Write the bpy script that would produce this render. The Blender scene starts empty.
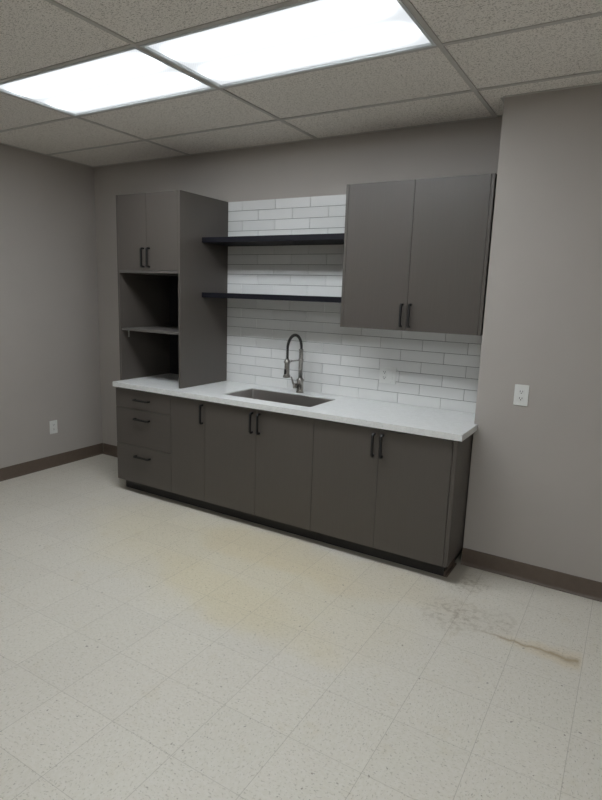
import bpy, bmesh, math, random
from mathutils import Vector, Matrix
random.seed(7)
S = bpy.context.scene
COL = S.collection

# ------------------------------------------------------------------ render look
S.view_settings.view_transform = 'Standard'
S.view_settings.look = 'None'
S.view_settings.gamma = 1.0
S.view_settings.exposure = 0.17
S.view_settings.use_curve_mapping = False

# ------------------------------------------------------------------ measured place (metres; y = -depth from the back wall)
H = 2.7475          # ceiling
XJ, DJ = 3.7265, 0.319   # where the wall on the right steps forward
RX, RY = 6.4, 6.1   # room extents (beyond the frame)
T = 0.3048          # floor tile

# ------------------------------------------------------------------ node helpers
class N:
    def __init__(s, name):
        s.m = bpy.data.materials.new(name); s.m.use_nodes = True
        s.t = s.m.node_tree; s.t.nodes.clear()
        s.out = s.t.nodes.new('ShaderNodeOutputMaterial')
    def put(s, sock, v):
        if isinstance(v, bpy.types.NodeSocket): s.t.links.new(v, sock)
        elif v is not None:
            if hasattr(sock.default_value, '__len__') and not isinstance(v, (int, float)):
                v = tuple(v); n = len(sock.default_value)
                sock.default_value = v + (1.0,) * (n - len(v)) if len(v) < n else v[:n]
            elif hasattr(sock.default_value, '__len__'):
                sock.default_value = (v,) * len(sock.default_value)
            else: sock.default_value = v
    def node(s, typ, ins=None, **kw):
        n = s.t.nodes.new(typ)
        for k, v in kw.items(): setattr(n, k, v)
        for k, v in (ins or {}).items(): s.put(n.inputs[k], v)
        return n
    def math(s, op, a, b=None, c=None, clamp=False):
        n = s.node('ShaderNodeMath', operation=op, use_clamp=clamp)
        s.put(n.inputs[0], a)
        if b is not None: s.put(n.inputs[1], b)
        if c is not None: s.put(n.inputs[2], c)
        return n.outputs[0]
    def obj(s): return s.node('ShaderNodeTexCoord').outputs['Object']
    def sep(s, v):
        n = s.node('ShaderNodeSeparateXYZ', {0: v}); return n.outputs
    def comb(s, x, y, z):
        return s.node('ShaderNodeCombineXYZ', {0: x, 1: y, 2: z}).outputs[0]
    def noise(s, v, scale, detail=2.0, rough=.5):
        return s.node('ShaderNodeTexNoise', {'Vector': v, 'Scale': scale, 'Detail': detail, 'Roughness': rough}).outputs[0]
    def mapr(s, v, a, b, c=0.0, d=1.0, smooth=True):
        n = s.node('ShaderNodeMapRange', {0: v, 1: a, 2: b, 3: c, 4: d})
        if smooth: n.interpolation_type = 'SMOOTHSTEP'
        return n.outputs[0]
    def mix(s, f, a, b, mode='MIX'):
        n = s.node('ShaderNodeMix', data_type='RGBA', blend_type=mode)
        s.put(n.inputs[0], f); s.put(n.inputs[6], a); s.put(n.inputs[7], b)
        return n.outputs[2]
    def vscale(s, v, k):
        n = s.node('ShaderNodeVectorMath', operation='MULTIPLY'); s.put(n.inputs[0], v); s.put(n.inputs[1], k)
        return n.outputs[0]
    def bump(s, h, strength=.2, dist=.002):
        return s.node('ShaderNodeBump', {'Height': h, 'Strength': strength, 'Distance': dist}).outputs[0]
    def bsdf(s, color, rough=.5, metal=0.0, normal=None, spec=.5, **ex):
        n = s.node('ShaderNodeBsdfPrincipled', {'Base Color': color, 'Roughness': rough, 'Metallic': metal, 'Specular IOR Level': spec})
        for k, v in ex.items(): s.put(n.inputs[k.replace('_', ' ')], v)
        if normal is not None: s.put(n.inputs['Normal'], normal)
        s.t.links.new(n.outputs[0], s.out.inputs[0])
        return s.m

def plain(name, c, rough=.5, metal=0.0, spec=.5, mott=.06, scale=30):
    n = N(name); o = n.obj(); f = n.noise(o, scale, 3)
    k = n.mapr(f, .3, .7, 1 - mott, 1 + mott, False)
    return n.bsdf(n.mix(1.0, c + (1,), n.comb(k, k, k), 'MULTIPLY'), rough, metal, spec=spec)

def mat_wall():
    n = N('greige_paint'); o = n.obj()
    f = n.noise(o, 260, 2); g = n.noise(o, 3, 3)
    k = n.mapr(g, .3, .7, .985, 1.015, False)
    return n.bsdf(n.mix(1.0, WALL + (1,), n.comb(k, k, k), 'MULTIPLY'), .62, normal=n.bump(f, .12, .001), spec=.3)

def mat_ceiling():
    n = N('fissured_ceiling_board'); o = n.obj()
    a = n.noise(o, 160, 3, .65); b = n.noise(n.vscale(o, (1, 1.7, 1)), 80, 2)
    pit = n.mapr(a, .36, .46, 0, 1)
    pit2 = n.mapr(b, .33, .40, 0, 1)
    k = n.math('MULTIPLY', pit, pit2)
    col = n.mix(k, (.47, .44, .405, 1), CEIL + (1,))
    return n.bsdf(col, .95, normal=n.bump(k, .5, .002), spec=.1)

def mat_floor():
    n = N('speckled_vinyl_tile'); o = n.obj(); x, y, z = n.sep(o)
    d = n.math('MULTIPLY', y, -1.0)
    u = n.math('DIVIDE', n.math('SUBTRACT', x, .2118), T)
    v = n.math('DIVIDE', n.math('SUBTRACT', d, .303), T)
    iu, iv = n.math('FLOOR', u), n.math('FLOOR', v)
    wn = n.node('ShaderNodeTexWhiteNoise', {'Vector': n.comb(iu, iv, 0)}, noise_dimensions='3D')
    r = wn.outputs['Value']
    fu, fv = n.math('FRACT', u), n.math('FRACT', v)
    eu = n.math('MINIMUM', fu, n.math('SUBTRACT', 1.0, fu))
    ev = n.math('MINIMUM', fv, n.math('SUBTRACT', 1.0, fv))
    # marbling runs alternately with the tile
    par = n.math('GREATER_THAN', n.math('FRACT', n.math('MULTIPLY', n.math('ADD', iu, iv), .5)), .25)
    st = n.mix(par, (1.0, .6, 1, 1), (.6, 1.0, 1, 1))
    pv = n.node('ShaderNodeVectorMath', operation='MULTIPLY'); n.put(pv.inputs[0], o); n.put(pv.inputs[1], st)
    m = n.noise(pv.outputs[0], 75, 3, .6)
    m2 = n.noise(n.vscale(pv.outputs[0], (1.5, 1.5, 1)), 95, 2, .5)
    base = n.mix(n.mapr(m, .35, .68), (FLOOR[0]*.965, FLOOR[1]*.96, FLOOR[2]*.94, 1), (FLOOR[0]*1.02, FLOOR[1]*1.02, FLOOR[2]*1.03, 1))
    base = n.mix(n.math('MULTIPLY', n.mapr(m2, .60, .66), .55), base, (.38, .345, .275, 1))
    base = n.mix(n.math('MULTIPLY', n.mapr(n.noise(n.vscale(pv.outputs[0], (1.3, 1.3, 1)), 70, 1), .715, .75), .55), base, (.20, .175, .135, 1))
    base = n.mix(n.math('MULTIPLY', n.mapr(n.noise(o, 42, 1), .755, .775), .6), base, (.14, .12, .09, 1))
    base = n.mix(n.math('MULTIPLY', n.mapr(n.noise(o, 6.5, 5, .6), .56, .72), .35), base, n.mix(1.0, base, (.92, .885, .80, 1), 'MULTIPLY'))
    k = n.math('ADD', .983, n.math('MULTIPLY', r, .035))
    base = n.mix(1.0, base, n.comb(k, k, k), 'MULTIPLY')
    # worn-in yellowing in front of the cabinets
    w1 = n.math('SUBTRACT', n.noise(o, 2.6, 3), .5); w2 = n.math('SUBTRACT', n.noise(n.vscale(o, (1, 1, 1)), 1.7, 2), .5)
    xs = n.math('ADD', x, n.math('MULTIPLY', w2, .7)); ds = n.math('ADD', d, n.math('MULTIPLY', w1, .36))
    def ell(cx, cy, rx, ry, a=.35, b=1.1, sl=0.0):
        yy = n.math('SUBTRACT', ds, n.math('ADD', cy, n.math('MULTIPLY', n.math('SUBTRACT', x, cx), sl)))
        q = n.math('ADD', n.math('POWER', n.math('DIVIDE', n.math('SUBTRACT', xs, cx), rx), 2.0),
                   n.math('POWER', n.math('DIVIDE', yy, ry), 2.0))
        return n.mapr(q, a, b, 1, 0)
    yel = n.math('MAXIMUM', n.math('MULTIPLY', ell(2.40, 1.12, 1.35, .60, .1, 1.25, .12), .6), n.math('MULTIPLY', ell(2.65, 1.42, .85, .27, .1, 1.3, .2), .85))
    base = n.mix(n.math('MULTIPLY', yel, 1.0), base, n.mix(1.0, base, (1.0, .95, .79, 1), 'MULTIPLY'))
    gr = n.math('MULTIPLY', ell(2.95, .85, 1.0, .28), .6)
    base = n.mix(gr, base, n.mix(1.0, base, (.98, .93, .82, 1), 'MULTIPLY'))
    # a brown dried run near the wall on the right, thicker to the right
    wob = n.math('SUBTRACT', n.noise(o, 16, 3), .5)
    line = n.math('ABSOLUTE', n.math('SUBTRACT', d, n.math('ADD', 1.008, n.math('MULTIPLY', wob, .07))))
    wid = n.mapr(x, 3.95, 4.45, .007, .036, False)
    ms = n.math('MULTIPLY', n.math('MULTIPLY', n.math('SUBTRACT', 1.0, n.math('DIVIDE', line, wid), clamp=True), n.mapr(x, 3.93, 4.12)), n.mapr(x, 4.455, 4.475, 1, 0))
    base = n.mix(n.math('MULTIPLY', n.math('MULTIPLY', ms, 1.0, clamp=True), .8), base, (.36, .285, .18, 1))
    halo = n.math('MULTIPLY', n.mapr(n.math('DIVIDE', line, wid), .8, 3.2, 1, 0), n.math('MULTIPLY', n.mapr(x, 4.02, 4.3), n.mapr(x, 4.46, 4.49, 1, 0)))
    base = n.mix(n.math('MULTIPLY', halo, .5), base, n.mix(1.0, base, (.95, .84, .66, 1), 'MULTIPLY'))
    # scuffed grime by the cabinet corner
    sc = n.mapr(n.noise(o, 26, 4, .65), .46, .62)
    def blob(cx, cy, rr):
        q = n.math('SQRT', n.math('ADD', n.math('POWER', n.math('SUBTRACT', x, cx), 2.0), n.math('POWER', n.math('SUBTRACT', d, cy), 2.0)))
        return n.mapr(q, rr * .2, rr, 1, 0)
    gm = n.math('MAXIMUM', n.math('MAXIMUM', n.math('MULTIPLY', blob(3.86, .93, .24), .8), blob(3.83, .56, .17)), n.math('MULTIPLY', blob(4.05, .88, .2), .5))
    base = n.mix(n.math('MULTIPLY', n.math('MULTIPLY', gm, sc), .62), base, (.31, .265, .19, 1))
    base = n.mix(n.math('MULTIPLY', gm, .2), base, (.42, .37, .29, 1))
    # grey band on the floor along the toe kick
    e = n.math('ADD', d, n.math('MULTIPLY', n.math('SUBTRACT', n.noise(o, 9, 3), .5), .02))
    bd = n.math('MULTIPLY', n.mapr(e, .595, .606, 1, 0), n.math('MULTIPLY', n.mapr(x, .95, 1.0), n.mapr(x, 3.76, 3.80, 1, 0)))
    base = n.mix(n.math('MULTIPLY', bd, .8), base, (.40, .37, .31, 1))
    # tile joints
    jl = n.math('MAXIMUM', n.mapr(eu, .0020, .0046, .50, 0), n.mapr(ev, .0020, .0044, .40, 0))
    base = n.mix(jl, base, (.24, .205, .16, 1))
    rough = n.mapr(n.noise(o, 5, 3), .3, .7, .38, .52, False)
    return n.bsdf(base, rough, normal=n.bump(n.math('ADD', n.math('MULTIPLY', jl, -1.0), n.math('MULTIPLY', m, .12)), .15, .001), spec=.4)

def mat_laminate(name, c, rough=.42, axis=2):
    n = N(name); o = n.obj()
    sc = [170, 170, 170]; sc[axis] = 3.5
    f = n.noise(n.vscale(o, tuple(sc)), 1.0, 3, .6)
    k = n.mapr(f, .3, .7, .965, 1.035, False)
    col = n.mix(1.0, c + (1,), n.comb(k, k, k), 'MULTIPLY')
    return n.bsdf(col, rough, normal=n.bump(f, .03, .0004), spec=.5)

def mat_quartz():
    n = N('speckled_white_quartz'); o = n.obj()
    a = n.noise(o, 210, 2); b = n.noise(o, 420, 1); g = n.noise(o, 40, 3)
    col = n.mix(n.mapr(g, .3, .7), (.72, .73, .72, 1), (.77, .78, .775, 1))
    col = n.mix(n.math('MULTIPLY', n.mapr(a, .62, .68), .5), col, (.38, .38, .37, 1))
    col = n.mix(n.math('MULTIPLY', n.mapr(b, .62, .70), .5), col, (.93, .93, .93, 1))
    return n.bsdf(col, .28, spec=.5)

def mat_tile():
    n = N('white_glazed_ceramic'); o = n.obj()
    f = n.noise(n.vscale(o, (5, 1, 22)), 1.0, 2)
    at = n.node('ShaderNodeAttribute', attribute_name='tone')
    k = n.mapr(at.outputs['Fac'], 0, 1, .94, 1.03, False)
    return n.bsdf(n.mix(1.0, (.74, .745, .735, 1), n.comb(k, k, k), 'MULTIPLY'), .22, normal=n.bump(f, .12, .004), spec=.5)

def mat_steel(name, c, rough, axis=0):
    n = N(name); o = n.obj(); sc = [900, 900, 900]; sc[axis] = 6
    f = n.noise(n.vscale(o, tuple(sc)), 1.0, 2)
    r = n.mapr(f, .3, .7, rough * .8, rough * 1.25, False)
    return n.bsdf(c + (1,), r, 1.0, normal=n.bump(f, .04, .0003))

def mat_lens():
    # acrylic lens over two long tubes: brighter along the tubes, weaker at the lens ends and rims
    n = N('lit_prismatic_lens'); o = n.obj(); x, y, z = n.sep(o)
    def band(c):
        return n.math('POWER', 2.718, n.math('MULTIPLY', n.math('POWER', n.math('DIVIDE', n.math('SUBTRACT', y, c), .054), 2.0), -1.0))
    b = n.math('ADD', band(-.13), band(.13))
    ax = n.math('ABSOLUTE', x)
    end = n.mapr(ax, .42, .57, 1, 0)
    prism = n.math('MULTIPLY', n.math('SINE', n.math('MULTIPLY', x, 420.0)), n.math('SINE', n.math('MULTIPLY', y, 420.0)))
    s = n.math('ADD', LENS_BASE, n.math('MULTIPLY', n.math('MULTIPLY', b, n.math('ADD', .02, n.math('MULTIPLY', end, .98))), LENS_BAND))
    s = n.math('MULTIPLY', s, n.math('ADD', 1.0, n.math('MULTIPLY', prism, .06)))
    e = n.node('ShaderNodeEmission', {'Color': LIGHT + (1,), 'Strength': s})
    n.t.links.new(e.outputs[0], n.out.inputs[0])
    return n.m

WALL = (.42, .39, .362); CEIL = (.85, .815, .77); FLOOR = (.69, .658, .585)
LIGHT = (.915, .962, 1.0); LENS_BASE = .78; LENS_BAND = 29.0
M = {}
M['wall'] = mat_wall(); M['ceiling'] = mat_ceiling(); M['floor'] = mat_floor()
M['lam'] = mat_laminate('grey_brown_laminate', (.087, .076, .067))
M['lamx'] = mat_laminate('grey_brown_laminate_level', (.087, .076, .067), axis=0)
M['edge'] = mat_laminate('grey_edge_banding', (.115, .106, .098), .4)
M['shelf'] = plain('blue_black_laminate', (.0065, .0065, .0105), .55, spec=.22)
M['shaded_back'] = plain('shade_darkened_back_board', (.016, .016, .017), .6)  # shade inside the hutch put into the back panel's near-black colour
M['toe'] = plain('black_toe_board', (.022, .020, .019), .5)
M['vinyl'] = plain('brown_vinyl_base', (.122, .092, .071), .45)
M['quartz'] = mat_quartz(); M['tile'] = mat_tile()
M['grout'] = plain('grey_grout', (.11, .107, .104), .9, spec=.1)
M['black'] = plain('black_powder_coat', (.006, .006, .0065), .5)
M['steel'] = mat_steel('brushed_basin_steel', (.42, .40, .385), .34)
M['nickel'] = mat_steel('brushed_nickel', (.34, .325, .305), .28, 2)
M['spring'] = plain('dark_spring_steel', (.085, .082, .08), .3, 1.0)
M['rubber'] = plain('black_hose_rubber', (.012, .012, .012), .5)
M['plate'] = plain('white_plastic', (.74, .75, .73), .35, mott=.01)
M['slot'] = plain('dark_slot', (.02, .02, .02), .7)
M['grid'] = plain('painted_grid_steel', (.50, .48, .455), .5, mott=.02)
M['fixture'] = plain('white_fixture_enamel', (.66, .70, .72), .4, mott=.01)
M['clip'] = plain('clear_grey_plastic', (.45, .44, .42), .3)
M['lens'] = mat_lens()

# ------------------------------------------------------------------ mesh helpers
class MB:
    def __init__(s): s.bm = bmesh.new()
    def box(s, x0, x1, y0, y1, z0, z1, bev=0.0, seg=2, mi=0):
        b = bmesh.new()
        bmesh.ops.create_cube(b, size=1.0)
        bmesh.ops.scale(b, vec=(x1 - x0, y1 - y0, z1 - z0), verts=b.verts)
        bmesh.ops.translate(b, vec=((x0 + x1) / 2, (y0 + y1) / 2, (z0 + z1) / 2), verts=b.verts)
        if bev: bmesh.ops.bevel(b, geom=b.edges[:], offset=bev, segments=seg, profile=.6, affect='EDGES')
        return s.add(b, mi)
    def add(s, b, mi=0, mat=None):
        if mat: bmesh.ops.transform(b, matrix=mat, verts=b.verts)
        mp = {}
        for v in b.verts: mp[v] = s.bm.verts.new(v.co)
        for f in b.faces:
            try:
                g = s.bm.faces.new([mp[v] for v in f.verts]); g.material_index = mi; g.smooth = f.smooth
            except ValueError: pass
        b.free(); return s
    def tube(s, pts, r, seg=14, caps=True, mi=0):
        """round tube along points; r a number or one radius per point"""
        pts = [Vector(p) for p in pts]; n = len(pts)
        rs = r if isinstance(r, (list, tuple)) else [r] * n
        tang = [(pts[min(i + 1, n - 1)] - pts[max(i - 1, 0)]).normalized() for i in range(n)]
        up = Vector((0, 0, 1)) if abs(tang[0].z) < .9 else Vector((1, 0, 0))
        a = tang[0].cross(up).normalized(); rings = []
        for i in range(n):
            a = (a - tang[i] * a.dot(tang[i])).normalized(); c = tang[i].cross(a)
            rings.append([s.bm.verts.new(pts[i] + (a * math.cos(2 * math.pi * k / seg) + c * math.sin(2 * math.pi * k / seg)) * rs[i]) for k in range(seg)])
        for i in range(n - 1):
            for k in range(seg):
                f = s.bm.faces.new((rings[i][k], rings[i][(k + 1) % seg], rings[i + 1][(k + 1) % seg], rings[i + 1][k]))
                f.smooth = True; f.material_index = mi
        if caps:
            s.bm.faces.new(rings[0][::-1]).material_index = mi; s.bm.faces.new(rings[-1]).material_index = mi
        return s
    def lathe(s, c, prof, seg=28, axis=Vector((0, 0, 1)), mi=0):
        """(radius, height) profile about an axis through c, closed at both ends"""
        c = Vector(c); q = Vector((0, 0, 1)).rotation_difference(axis.normalized()); rings = []
        for r, h in prof:
            rings.append([s.bm.verts.new(c + q @ Vector((r * math.cos(2 * math.pi * k / seg), r * math.sin(2 * math.pi * k / seg), h))) for k in range(seg)])
        for i in range(len(rings) - 1):
            for k in range(seg):
                f = s.bm.faces.new((rings[i][k], rings[i][(k + 1) % seg], rings[i + 1][(k + 1) % seg], rings[i + 1][k])); f.smooth = True; f.material_index = mi
        s.bm.faces.new(rings[0][::-1]).material_index = mi; s.bm.faces.new(rings[-1]).material_index = mi
        return s
    def build(s, name, mats, parent=None, loc=None, smooth_angle=None):
        if not isinstance(mats, (list, tuple)): mats = [mats]
        org = Vector((0, 0, 0))
        if parent is not None:
            p = parent
            while p: org += p.location; p = p.parent
        here = org + (Vector(loc) - org if loc is not None else Vector((0, 0, 0)))
        bmesh.ops.translate(s.bm, vec=-here, verts=s.bm.verts)
        bmesh.ops.recalc_face_normals(s.bm, faces=s.bm.faces[:])
        me = bpy.data.meshes.new(name); s.bm.to_mesh(me); s.bm.free()
        for m in mats: me.materials.append(m)
        o = bpy.data.objects.new(name, me); COL.objects.link(o)
        if parent is not None: o.parent = parent
        o.location = here - org
        return o

def tag(o, label, cat, group=None):
    o['label'] = label; o['category'] = cat
    if group: o['group'] = group
    return o
def thing(name, loc, label, cat, group=None):
    o = bpy.data.objects.new(name, None); o.location = loc; o.empty_display_size = .1; COL.objects.link(o)
    return tag(o, label, cat, group)
def struct(o): o['kind'] = 'structure'; return o
def copy_tree(o, parent=None):
    c = o.copy(); COL.objects.link(c)
    if parent is not None: c.parent = parent
    for ch in list(o.children): copy_tree(ch, c)
    return c

# ------------------------------------------------------------------ the room
struct(MB().box(-.1, RX + .1, -RY - .1, .1, -.1, 0).build('floor', M['floor']))
struct(MB().box(-.1, 0, -RY, .1, 0, H + .12).build('wall_left', M['wall']))
struct(MB().box(0, XJ, 0, .1, 0, H + .12).build('wall_back', M['wall']))
struct(MB().box(XJ, RX, -DJ, .1, 0, H + .12, .004, 2).build('wall_right', M['wall']))
struct(MB().box(RX, RX + .1, -RY, .1, 0, H + .12).build('wall_far', M['wall']))
struct(MB().box(-.1, RX + .1, -RY - .1, -RY, 0, H + .12).build('wall_front', M['wall']))

# lay-in ceiling: 2 x 4 ft boards in an exposed grid
xl = [0, 1.1735, 2.3757, 3.6119, 4.8311, 6.0503, RX]
yl = [0, .4926] + [.4926 + .6096 * k for k in range(1, 10) if .4926 + .6096 * k < RY - .05] + [RY]
lights = {(1, 2), (2, 2), (3, 6), (4, 6)}
cb = MB()
for i in range(len(xl) - 1):
    for j in range(len(yl) - 1):
        if (i, j) in lights: continue
        x0, x1, d0, d1 = xl[i], xl[i + 1], yl[j], yl[j + 1]
        cb.box(x0 + .003, x1 - .003, -d1 + .003, -d0 - .003, H + random.uniform(0, .001), H + .016)
struct(cb.build('ceiling', M['ceiling']))
gb = MB()
w = .012
for x in xl[1:-1]:
    gb.box(x - w, x + w, -RY, (-DJ if x > XJ else 0), H - .005, H + .03)
for d in yl[1:-1]:
    for i in range(len(xl) - 1):
        gb.box(xl[i] + (w if i else 0), xl[i + 1] - (w if i < len(xl) - 2 else 0), -d - w, -d + w, H - .004, H + .03)
# wall angles
gb.box(0, .02, -RY, 0, H - .0035, H - .0005); gb.box(.02, XJ, -.02, 0, H - .0035, H - .0005)
gb.box(XJ - .002, RX, -DJ - .02, -DJ, H - .0035, H - .0005); gb.box(XJ - .02, XJ, -DJ, -.02, H - .0035, H - .0005)
struct(gb.build('trim_1', M['grid']))

# cove base
def base_profile(mb, a, b, nrm):
    """vinyl cove base from a to b (xy), nrm pointing into the room"""
    a, b, nrm = Vector(a + (0,)), Vector(b + (0,)), Vector(nrm + (0,))
    prof = [(0, .0), (.014, .0), (.013, .004), (.007, .012), (.005, .02), (.005, .106), (.004, .109), (0, .110)]
    ra = [mb.bm.verts.new(a + nrm * p + Vector((0, 0, h))) for p, h in prof]
    rb = [mb.bm.verts.new(b + nrm * p + Vector((0, 0, h))) for p, h in prof]
    n = len(prof)
    for k in range(n):
        mb.bm.faces.new((ra[k], ra[(k + 1) % n], rb[(k + 1) % n], rb[k]))
    mb.bm.faces.new(ra[::-1]); mb.bm.faces.new(rb)
b = MB(); base_profile(b, (0, -RY), (0, 0), (1, 0)); struct(b.build('baseboard_left', M['vinyl']))
b = MB(); base_profile(b, (.014, 0), (.94, 0), (0, -1)); struct(b.build('baseboard_back', M['vinyl']))
b = MB(); base_profile(b, (XJ, -DJ), (RX, -DJ), (0, -1)); struct(b.build('baseboard_right', M['vinyl']))

# ------------------------------------------------------------------ ceiling lights
def troffer(i, j, label):
    x0, x1, d0, d1 = xl[i] + w + .001, xl[i + 1] - w - .001, yl[j] + w + .001, yl[j + 1] - w - .001
    cx, cy = (x0 + x1) / 2, -(d0 + d1) / 2; hx, hy = (x1 - x0) / 2, (d1 - d0) / 2
    t = thing('ceiling_light', (cx, cy, H), label, 'ceiling light', 'recessed fluorescent ceiling lights')
    f = MB(); fw = .019; z0, z1 = -.006, .012
    # mitred door frame with a sloped inner lip
    loops = [((hx, hy), z1), ((hx, hy), z0), ((hx - fw * .75, hy - fw * .75), z0), ((hx - fw, hy - fw), z0 + .007), ((hx - fw, hy - fw), z1)]
    rings = [[f.bm.verts.new((cx + sx * a, cy + sy * b_, H + z)) for sx, sy in ((-1, -1), (1, -1), (1, 1), (-1, 1))] for (a, b_), z in loops]
    for q in range(len(rings)):
        r0, r1 = rings[q], rings[(q + 1) % len(rings)]
        for k in range(4): f.bm.faces.new((r0[k], r0[(k + 1) % 4], r1[(k + 1) % 4], r1[k]))
    f.build('frame', M['fixture'], t)
    g = MB(); g.box(cx - hx + fw + .0005, cx + hx - fw - .0005, cy - hy + fw + .0005, cy + hy - fw - .0005, H + .003, H + .008)
    o = g.build('diffuser', M['lens'], t, loc=(cx, cy, H))
    h = MB()
    bx = bmesh.new(); bmesh.ops.create_cube(bx, size=1)
    bmesh.ops.scale(bx, vec=(hx * 2 - .004, hy * 2 - .004, .085), verts=bx.verts); bmesh.ops.translate(bx, vec=(cx, cy, H + .0125 + .0425), verts=bx.verts)
    h.add(bx); h.build('housing', M['fixture'], t)
    return t
troffer(2, 2, 'lit fluorescent ceiling panel on the right, above the sink and wall cabinet side')
troffer(1, 2, 'lit fluorescent ceiling panel on the left, nearer the corner')
troffer(3, 6, 'lit fluorescent ceiling panel over the viewer, left of the rear pair')
troffer(4, 6, 'lit fluorescent ceiling panel over the viewer, right of the rear pair')

# ------------------------------------------------------------------ handles
def handle(parent, x, d, z, vertical=True, L=.134):
    """black square bar pull standing on the face at depth d, centred on x, z"""
    mb = MB(); t = .0064; out = .030
    c = [(-L / 2, 0), (-L / 2, out - .006), (-L / 2 + .006, out), (L / 2 - .006, out), (L / 2, out - .006), (L / 2, 0)]
    rings = []
    n = len(c)
    for i, (a, o) in enumerate(c):
        p = Vector((a, o)); t0 = (p - Vector(c[i - 1])).normalized() if i else (Vector(c[1]) - p).normalized()
        t1 = (Vector(c[i + 1]) - p).normalized() if i < n - 1 else t0
        tg = (t0 + t1).normalized(); nn = Vector((-tg.y, tg.x)) / max(.6, tg.dot(t1))
        ring = []
        for s1, s2 in ((-1, -1), (1, -1), (1, 1), (-1, 1)):
            q = p + nn * t * s1
            if vertical: ring.append(mb.bm.verts.new((x + t * .9 * s2, -d - max(q.y, .0), z + q.x)))
            else: ring.append(mb.bm.verts.new((x + q.x, -d - max(q.y, .0), z + t * .9 * s2)))
        rings.append(ring)
    for i in range(n - 1):
        for k in range(4): mb.bm.faces.new((rings[i][k], rings[i][(k + 1) % 4], rings[i + 1][(k + 1) % 4], rings[i + 1][k]))
    mb.bm.faces.new(rings[0][::-1]); mb.bm.faces.new(rings[-1])
    return mb.build('handle', M['black'], parent)

# ------------------------------------------------------------------ base cabinets
F = .637; CB = .874; TK = .553
def carcass(t, x0, x1, back=.012, toe=None):
    mb = MB(); p = .018
    mb.box(x0, x0 + p, -F + .0205, -back, .10, CB - .002); mb.box(x1 - p, x1, -F + .0205, -back, .10, CB - .002)
    mb.box(x0 + p, x1 - p, -F + .0205, -back, .10, .118); mb.box(x0 + p, x1 - p, -back - .008, -back, .118, CB - .002)
    mb.box(x0 + p, x1 - p, -F + .0205, -F + .0385, CB - .05, CB - .002)
    mb.build('carcass', M['lam'], t)
    MB().box(x0, toe or x1, -TK, -TK + .016, .0, .0995, .001, 1).build('toe_kick', M['toe'], t)
def front(t, name, x0, x1, z0, z1, d=F, th=.019, mat='lam'):
    return MB().box(x0, x1, -d, -d + th, z0, z1, .0006, 2).build(name, M[mat], t)
grp = 'dark grey base cabinets under the countertop'
X = [.947, 1.5455, 1.8815, 2.7925, 3.7205]
g = .0011
t = thing('base_cabinet', ((X[0] + X[1]) / 2, -.32, 0), 'dark grey base cabinet with three drawers under the left end of the countertop', 'cabinet', grp)
carcass(t, X[0], X[1] - .0005)
for z0, z1, hz in ((.712, .862, .790), (.4125, .709, .636), (.101, .4095, .329)):
    dr = front(t, 'drawer', X[0] + .001, X[1] - g, z0, z1, mat='lamx')
    handle(dr, 1.246, F, hz, False, .15)
t = thing('base_cabinet', ((X[1] + X[2]) / 2, -.32, 0), 'narrow single-door dark grey base cabinet between the drawers and the sink doors', 'cabinet', grp)
carcass(t, X[1], X[2] - .0005)
dr = front(t, 'door', X[1] + g, X[2] - g, .101, .862); handle(dr, 1.860, F, .768)
t = thing('base_cabinet', ((X[2] + X[3]) / 2, -.32, 0), 'two-door dark grey base cabinet directly beneath the sink', 'cabinet', grp)
carcass(t, X[2], X[3] - .0005)
dr = front(t, 'door', X[2] + g, 2.3395 - g, .101, .862); handle(dr, 2.306, F, .770)
dr = front(t, 'door', 2.3395 + g, X[3] - g, .101, .862); handle(dr, 2.366, F, .770)
t = thing('base_cabinet', ((X[3] + X[4]) / 2, -.32, 0), 'two-door dark grey base cabinet at the right end, below the wall cabinet', 'cabinet', grp)
carcass(t, X[3], 3.694, toe=3.682)
MB().box(3.670, 3.6815, -TK + .0165, -.02, .0, .0995, .001, 1).build('toe_kick', M['toe'], t)
dr = front(t, 'door', X[3] + g, 3.250 - g, .101, .862); handle(dr, 3.216, F, .765)
dr = front(t, 'door', 3.250 + g, 3.6935, .101, .862); handle(dr, 3.272, F, .765)
ep = MB().box(3.6965, 3.7205, -F, -.012, .101, CB - .002, .0012, 2).build('end_panel', M['lam'], t)
tb = MB(); base_profile(tb, (3.674, -TK - .001), (3.674, -.34), (1, 0))
for v in tb.bm.verts: v.co.z *= .034 / .110
for v in tb.bm.verts: v.co.x = 3.6825 + (v.co.x - 3.674) * 1.6
tb.build('toe_base', M['vinyl'], t)

# ------------------------------------------------------------------ countertop with the sink cut-out
CT = .914
sx0, sx1, sd0, sd1 = 1.955, 2.700, .150, .533
def rrect(x0, x1, y0, y1, r, n=6):
    pts = []
    for cx, cy, a0 in ((x1 - r, y1 - r, 0), (x0 + r, y1 - r, 90), (x0 + r, y0 + r, 180), (x1 - r, y0 + r, 270)):
        for k in range(n + 1):
            a = math.radians(a0 + 90 * k / n); pts.append((cx + r * math.cos(a), cy + r * math.sin(a)))
    return pts
mb = MB(); bm = mb.bm
outer = [(.944, -.0005), (.944, -.664), (3.749, -.664), (3.749, -DJ - .0015), (XJ - .002, -DJ - .0015), (XJ - .002, -.0005)]
inner = rrect(sx0, sx1, -sd1, -sd0, .012, 4)
ov = [bm.verts.new((x, y, CT)) for x, y in outer]; iv = [bm.verts.new((x, y, CT)) for x, y in inner]
es = [bm.edges.new((l[k], l[(k + 1) % len(l)])) for l in (ov, iv) for k in range(len(l))]
bmesh.ops.triangle_fill(bm, edges=es, use_beauty=True)
for f in [f for f in bm.faces if all(v in iv for v in f.verts)]:
    bm.faces.remove(f)
top = bm.faces[:]
ret = bmesh.ops.extrude_face_region(bm, geom=top)
dn = [v for v in ret['geom'] if isinstance(v, bmesh.types.BMVert)]
for v in dn: v.co.z = CT - .0385
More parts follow.
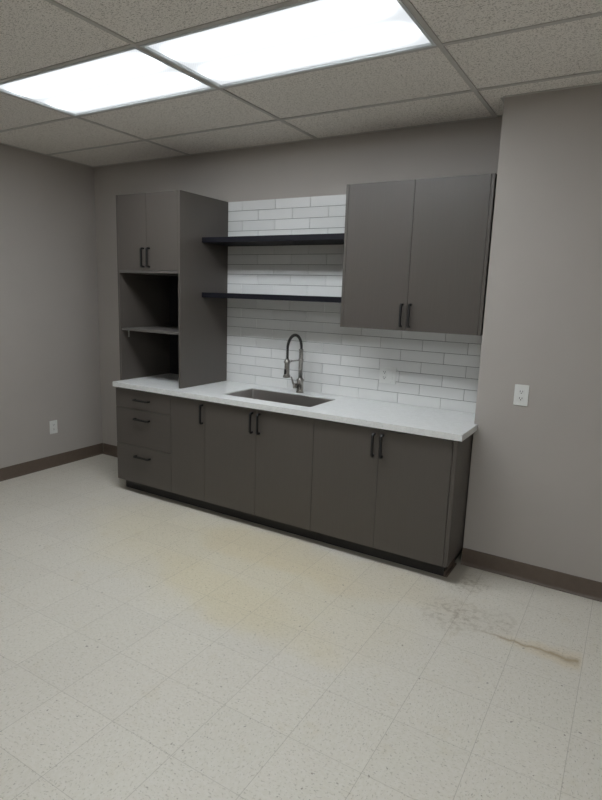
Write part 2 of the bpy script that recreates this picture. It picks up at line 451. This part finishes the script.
bmesh.ops.recalc_face_normals(bm, faces=bm.faces[:])
sh = [e for e in bm.edges if len(e.link_faces) == 2 and e.calc_face_angle(0) > 1.0 and e.verts[0].co.y < -.01 and abs(e.verts[0].co.z - e.verts[1].co.z) < .001 and e.verts[0].co.z > CT - .001]
bmesh.ops.bevel(bm, geom=sh, offset=.002, segments=2, profile=.5, affect='EDGES')
tag(mb.build('countertop', M['quartz']), 'long white speckled quartz countertop over the base cabinets', 'countertop')

# ------------------------------------------------------------------ sink
t = thing('sink', ((sx0 + sx1) / 2, -(sd0 + sd1) / 2, .66), 'rectangular stainless steel undermount sink set in the white countertop', 'sink')
mb = MB(); bm = mb.bm
def loop(ins, z, r): return [bm.verts.new((x, y, z)) for x, y in rrect(sx0 + ins, sx1 - ins, -sd1 + ins, -sd0 - ins, r)]
zt = CT - .009
ls = [loop(.0008, zt, .012), loop(.0022, zt + .0006, .0115), loop(.0030, zt - .002, .0115), loop(.0035, .70, .013), loop(.006, .685, .02), loop(.018, .675, .024), loop(.10, .672, .05)]
for a, b_ in zip(ls, ls[1:]):
    for k in range(len(a)): f = bm.faces.new((a[k], a[(k + 1) % len(a)], b_[(k + 1) % len(a)], b_[k])); f.smooth = True
bm.faces.new(ls[-1])
# outer shell
us = [ls[0], loop(.0008, .69, .014), loop(.014, .668, .03)]
for a, b_ in zip(us, us[1:]):
    for k in range(len(a)): bm.faces.new((a[k], a[(k + 1) % len(a)], b_[(k + 1) % len(a)], b_[k])).smooth = True
bm.faces.new(us[-1])
mb.build('basin', M['steel'], t)
dr = MB().lathe((2.33, -.30, .6722), [(.018, 0), (.03, .0), (.044, .001), (.056, .0018), (.057, .0006), (.056, .0003)]).build('drain', M['nickel'], t)

# ------------------------------------------------------------------ faucet
FX, FY = 2.352, .088
t = thing('faucet', (FX, -FY, CT), 'tall brushed nickel spring-neck kitchen faucet behind the sink', 'faucet')
MB().lathe((FX, -FY, CT), [(.029, 0), (.029, .006), (.0265, .009), (.0255, .085), (.029, .088), (.029, .102), (.022, .108), (.0185, .110), (.0185, .113)]).build('base', M['nickel'], t)
MB().lathe((FX, -FY, CT + .1135), [(.0165, 0), (.0165, .205), (.0180, .207), (.0180, .216), (.012, .22)]).build('pole', M['nickel'], t)
# hose arc in the plane pointing to the room
reach = .195; zr = 1.257; pts = []
pts.append((FX, -FY, CT + .334))
for k in range(25):
    a = math.pi * k / 24
    pts.append((FX, -FY - reach / 2 + reach / 2 * math.cos(a), zr + .098 * math.sin(a)))
pts += [(FX, -FY - reach, 1.23), (FX, -FY - reach, 1.187)]
MB().tube(pts, .0062, 10).build('hose', M['rubber'], t)
# the spring: one wire coiled round the hose
P = [Vector(p) for p in pts]; cum = [0]
for a, b_ in zip(P, P[1:]): cum.append(cum[-1] + (b_ - a).length)
def along(s):
    for i in range(len(P) - 1):
        if s <= cum[i + 1] or i == len(P) - 2:
            f = (s - cum[i]) / (cum[i + 1] - cum[i]); return P[i].lerp(P[i + 1], f), (P[i + 1] - P[i]).normalized()
turns = 62; co = []; seg = 12
for k in range(turns * seg + 1):
    p, tg = along(cum[-1] * k / (turns * seg))
    a = Vector((1, 0, 0)); c = tg.cross(a).normalized(); th = 2 * math.pi * k / seg
    co.append(p + (a * math.cos(th) + c * math.sin(th)) * .0092)
MB().tube(co, .0020, 6).build('spring', M['spring'], t)
hd = Vector((FX, -FY - reach, 0))
s = MB().lathe((hd.x, hd.y, 1.050), [(.024, 0), (.0275, .002), (.0275, .012), (.0205, .026), (.0185, .10), (.020, .104), (.020, .126), (.0155, .13), (.0130, .138)]).build('spray_head', M['nickel'], t)
MB().box(hd.x - .006, hd.x + .006, hd.y - .031, hd.y - .0175, 1.078, 1.112, .003, 2).build('trigger', M['rubber'], s)
MB().lathe((hd.x, hd.y, 1.0485), [(.015, 0), (.0165, .0005), (.017, .0014)]).build('nozzle', M['rubber'], s)
b = MB(); b.tube([(FX, -FY - .018, 1.165), (FX, hd.y + .022, 1.165)], .005, 10)
b.lathe((hd.x, hd.y, 1.158), [(.0205, 0), (.0245, 0), (.0245, .014), (.0205, .014)]); b.lathe((FX, -FY, 1.158), [(.0167, 0), (.0205, 0), (.0205, .014), (.0167, .014)])
b.build('holder_arm', M['nickel'], t)
dv = Vector((-.80, -.6, 0)).normalized()
pv = Vector((FX, -FY, .965))
b = MB().lathe(pv + dv * .02, [(.0195, 0), (.0195, .03), (.018, .034), (.012, .036)], axis=dv)
l = b.build('valve', M['nickel'], t)
a0 = pv + dv * .046
MB().tube([a0 + Vector((0, 0, .006)), a0 + dv * .008 + Vector((0, 0, .018)), a0 + dv * .022 + Vector((0, 0, .064)), a0 + dv * .025 + Vector((0, 0, .070))], [.0075, .0080, .0062, .0045], 10).build('lever', M['nickel'], l)

# ------------------------------------------------------------------ backsplash
def backsplash():
    mb = MB(); bx0, bx1 = 1.583, XJ - .0015
    P = .3075; R = .0765
    mb.box(bx0, bx1, -.0055, -.0005, CT + .001, 2.352, mi=1)
    tone = []
    rows = []
    for sec0, n, ph, top in ((CT, 9, 1, 1.6025), (1.6405, 5, 0, 2.0125), (2.0525, 4, 1, 2.355)):
        for r in range(n):
            z0 = sec0 + r * R; z1 = min(z0 + R, top)
            rows.append((z0, z1, 2.188 if (r % 2 == 0) == (ph == 1) else 2.034))
    for z0, z1, jx in rows:
        k = math.floor((bx0 - jx) / P)
        x = jx + k * P
        while x < bx1:
            a, b_ = max(x + .0012, bx0), min(x + P - .0012, bx1)
            if b_ - a > .01:
                d = bmesh.new(); bmesh.ops.create_cube(d, size=1)
                bmesh.ops.scale(d, vec=(b_ - a, .0062, z1 - z0 - .0026), verts=d.verts)
                bmesh.ops.bevel(d, geom=[e for e in d.edges if all(v.co.y < 0 for v in e.verts)], offset=.0012, segments=2, profile=.5, affect='EDGES')
                tx, tz = random.gauss(0, .0022), random.gauss(0, .0012)
                m = Matrix.Translation(((a + b_) / 2, -.0062 - .0008, (z0 + z1) / 2)) @ Matrix.Rotation(tx, 4, 'X') @ Matrix.Rotation(tz, 4, 'Z')
                nf = len(mb.bm.faces); mb.add(d, 0, m); tone.append((nf, len(mb.bm.faces), random.random()))
            x += P
    o = mb.build('tile_backsplash', [M['tile'], M['grout']])
    at = o.data.attributes.new('tone', 'FLOAT', 'FACE')
    for a, b_, v in tone:
        for i in range(a, b_): at.data[i].value = v
    return tag(o, 'white subway tile backsplash with grey joints behind the sink and shelves', 'backsplash')
backsplash()

# ------------------------------------------------------------------ hutch on the counter
hx0, hx1, hd_, hz0, hz1 = .921, 1.581, .565, CT + .0008, 2.355
p = .019
t = thing('hutch_cabinet', ((hx0 + hx1) / 2, -.28, CT), 'tall dark grey cabinet with open shelves standing on the left end of the countertop', 'cabinet')
zb = 1.771
for a in (hx0, hx1 - p):
    MB().box(a, a + p, -hd_, -.001, hz0, hz1, .0012, 2).build('side_panel', M['lam'], t)
MB().box(hx0 + p, hx1 - p, -hd_ + .021, -.001, hz1 - p, hz1 - .0005).build('top_panel', M['lam'], t)
MB().box(hx0 + p, hx1 - p, -hd_ + .0, -.012, zb, zb + p, .001, 1).build('bottom_panel', M['edge'], t)
MB().box(hx0 + p, hx1 - p, -.011, -.001, hz0, hz1 - p - .001).build('back_panel', M['shaded_back'], t)
sh = MB().box(hx0 + p + .001, hx1 - p - .001, -hd_ + .012, -.012, 1.320, 1.339, .001, 1).build('shelf', M['edge'], t)
for xx in (hx0 + p, hx1 - p - .008):
    MB().box(xx, xx + .008, -hd_ + .075, -hd_ + .088, 1.262, 1.3192, .002, 1).build('shelf_clip', M['clip'], t)
xm = 1.2435
for a, b_, hxx in ((hx0 + p + .002, xm - g, 1.2135), (xm + g, hx1 - p - .002, 1.2735)):
    dr = front(t, 'door', a, b_, zb + p + .002, hz1 - .001, hd_); handle(dr, hxx, hd_, 1.885)

# ------------------------------------------------------------------ wall cabinet
ux0, ux1, ud, uz0, uz1 = 2.790, 3.7185, .326, 1.4445, 2.3535
t = thing('wall_cabinet', ((ux0 + ux1) / 2, -.16, uz0), 'dark grey two-door wall cabinet hung on the right above the countertop', 'cabinet')
for a in (ux0, ux1 - p):
    MB().box(a, a + p, -ud, -.0115, uz0, uz1, .0008, 2).build('side_panel', M['lam'], t)
mb = MB(); mb.box(ux0 + p, ux1 - p, -ud + .021, -.0115, uz0 + .001, uz0 + .019); mb.box(ux0 + p, ux1 - p, -ud + .021, -.0115, uz1 - .019, uz1 - .001)
mb.box(ux0 + p, ux1 - p, -.02, -.0115, uz0 + .019, uz1 - .019); mb.build('carcass', M['lam'], t)
xm = 3.2525
for a, b_, hxx in ((ux0 + p + .002, xm - g, 3.222), (xm + g, ux1 - p - .002, 3.276)):
    dr = front(t, 'door', a, b_, uz0 + .001, uz1 - .001, ud); handle(dr, hxx, ud, 1.541)

# ------------------------------------------------------------------ floating shelves
for z0, z1, lab in ((2.0135, 2.0515, 'upper of two long black floating shelves on the white tile'), (1.6035, 1.6405, 'lower of two long black floating shelves on the white tile')):
    o = MB().box(hx1 + .001, ux0 - .001, -.325, -.0105, z0, z1, .001, 2).build('floating_shelf', M['shelf'])
    tag(o, lab, 'shelf', 'black floating shelves')

# ------------------------------------------------------------------ outlets
def outlet(loc, axis, label, kind, wdt, hgt):
    """local frame: u along the wall, n out of the wall"""
    t = thing('wall_outlet', loc, label, 'outlet')
    def B(name, mat, par, u0, u1, z0, z1, n0, n1, bev=.0008):
        mb = MB(); L = Vector(loc)
        if axis == 'y': mb.box(L.x + u0, L.x + u1, L.y - n1, L.y - n0, L.z + z0, L.z + z1, bev, 2)
        else: mb.box(L.x + n0, L.x + n1, L.y + u0, L.y + u1, L.z + z0, L.z + z1, bev, 2)
        return mb.build(name, M[mat], par)
    B('cover_plate', 'plate', t, -wdt / 2, wdt / 2, -hgt / 2, hgt / 2, .0, .006, .002)
    gangs = {'decora': [0], 'duplex': [0], 'double': [-.023, .023]}[kind]
    for gi, gx in enumerate(gangs):
        if kind == 'double' and gi == 1:
            B('rocker_switch', 'plate', t, gx - .0165, gx + .0165, -.033, .033, .0062, .0095, .0012); continue
        if kind == 'duplex':
            for s in (-1, 1):
                r = B('receptacle', 'plate', t, gx - .017, gx + .017, s * .0195 - .0135, s * .0195 + .0135, .0062, .008, .003)
                for sx in (-.0065, .0065): B('slot', 'slot', r, gx + sx - .0012, gx + sx + .0012, s * .0195 - .001, s * .0195 + .0075, .0081, .0084, 0)
                B('ground_hole', 'slot', r, gx - .0023, gx + .0023, s * .0195 - .0085, s * .0195 - .004, .0081, .0084, 0)
        else:
            r = B('receptacle', 'plate', t, gx - .0165, gx + .0165, -.033, .033, .0062, .0088, .001)
            for s in (-1, 1):
                zc = s * .0195
                for sx in (-.0068, .0068): B('slot', 'slot', r, gx + sx - .0016, gx + sx + .0016, zc - .001, zc + .008, .0089, .0092, 0)
                B('ground_hole', 'slot', r, gx - .003, gx + .003, zc - .0095, zc - .004, .0089, .0092, 0)
            if kind == 'double':
                B('test_button', 'plate', r, gx - .009, gx - .001, -.003, .003, .0089, .0098, .0005); B('reset_button', 'plate', r, gx + .001, gx + .009, -.003, .003, .0089, .0098, .0005)
    for s in (-1, 1):
        for gx in gangs: B('screw', 'plate', t, gx - .003, gx + .003, s * .048 - .003, s * .048 + .003, .0062, .0072, .001)
    return t
outlet((3.978, -DJ, 1.119), 'y', 'white wall outlet on the painted wall right of the countertop', 'decora', .078, .122)
outlet((0, -.5475, .376), 'x', 'white wall outlet low on the left wall above the baseboard', 'duplex', .078, .122)
outlet((3.027, -.0108, 1.108), 'y', 'white double outlet plate set in the tile backsplash right of the faucet', 'double', .124, .118)

# ------------------------------------------------------------------ world, camera
wd = bpy.data.worlds.new('World'); S.world = wd; wd.use_nodes = True
wd.node_tree.nodes['Background'].inputs[0].default_value = (0, 0, 0, 1); wd.node_tree.nodes['Background'].inputs[1].default_value = 0
yaw, pitch, roll, fpx = -0.532990105, -0.183113559, 0.0344826523, 563.048424
fw = Vector((math.sin(yaw) * math.cos(pitch), math.cos(yaw) * math.cos(pitch), math.sin(pitch)))
rt = Vector((math.cos(yaw), -math.sin(yaw), 0)); up = rt.cross(fw)
r2 = math.cos(roll) * rt + math.sin(roll) * up; u2 = -math.sin(roll) * rt + math.cos(roll) * up
cd = bpy.data.cameras.new('camera'); cam = bpy.data.objects.new('camera', cd); COL.objects.link(cam)
cam.matrix_world = Matrix(((r2.x, u2.x, -fw.x, 4.5155), (r2.y, u2.y, -fw.y, -3.7336), (r2.z, u2.z, -fw.z, 1.6412), (0, 0, 0, 1)))
cd.sensor_fit = 'VERTICAL'; cd.sensor_height = 36.0; cd.lens = fpx * 36.0 / 800.0; cd.clip_start = .05
S.camera = cam
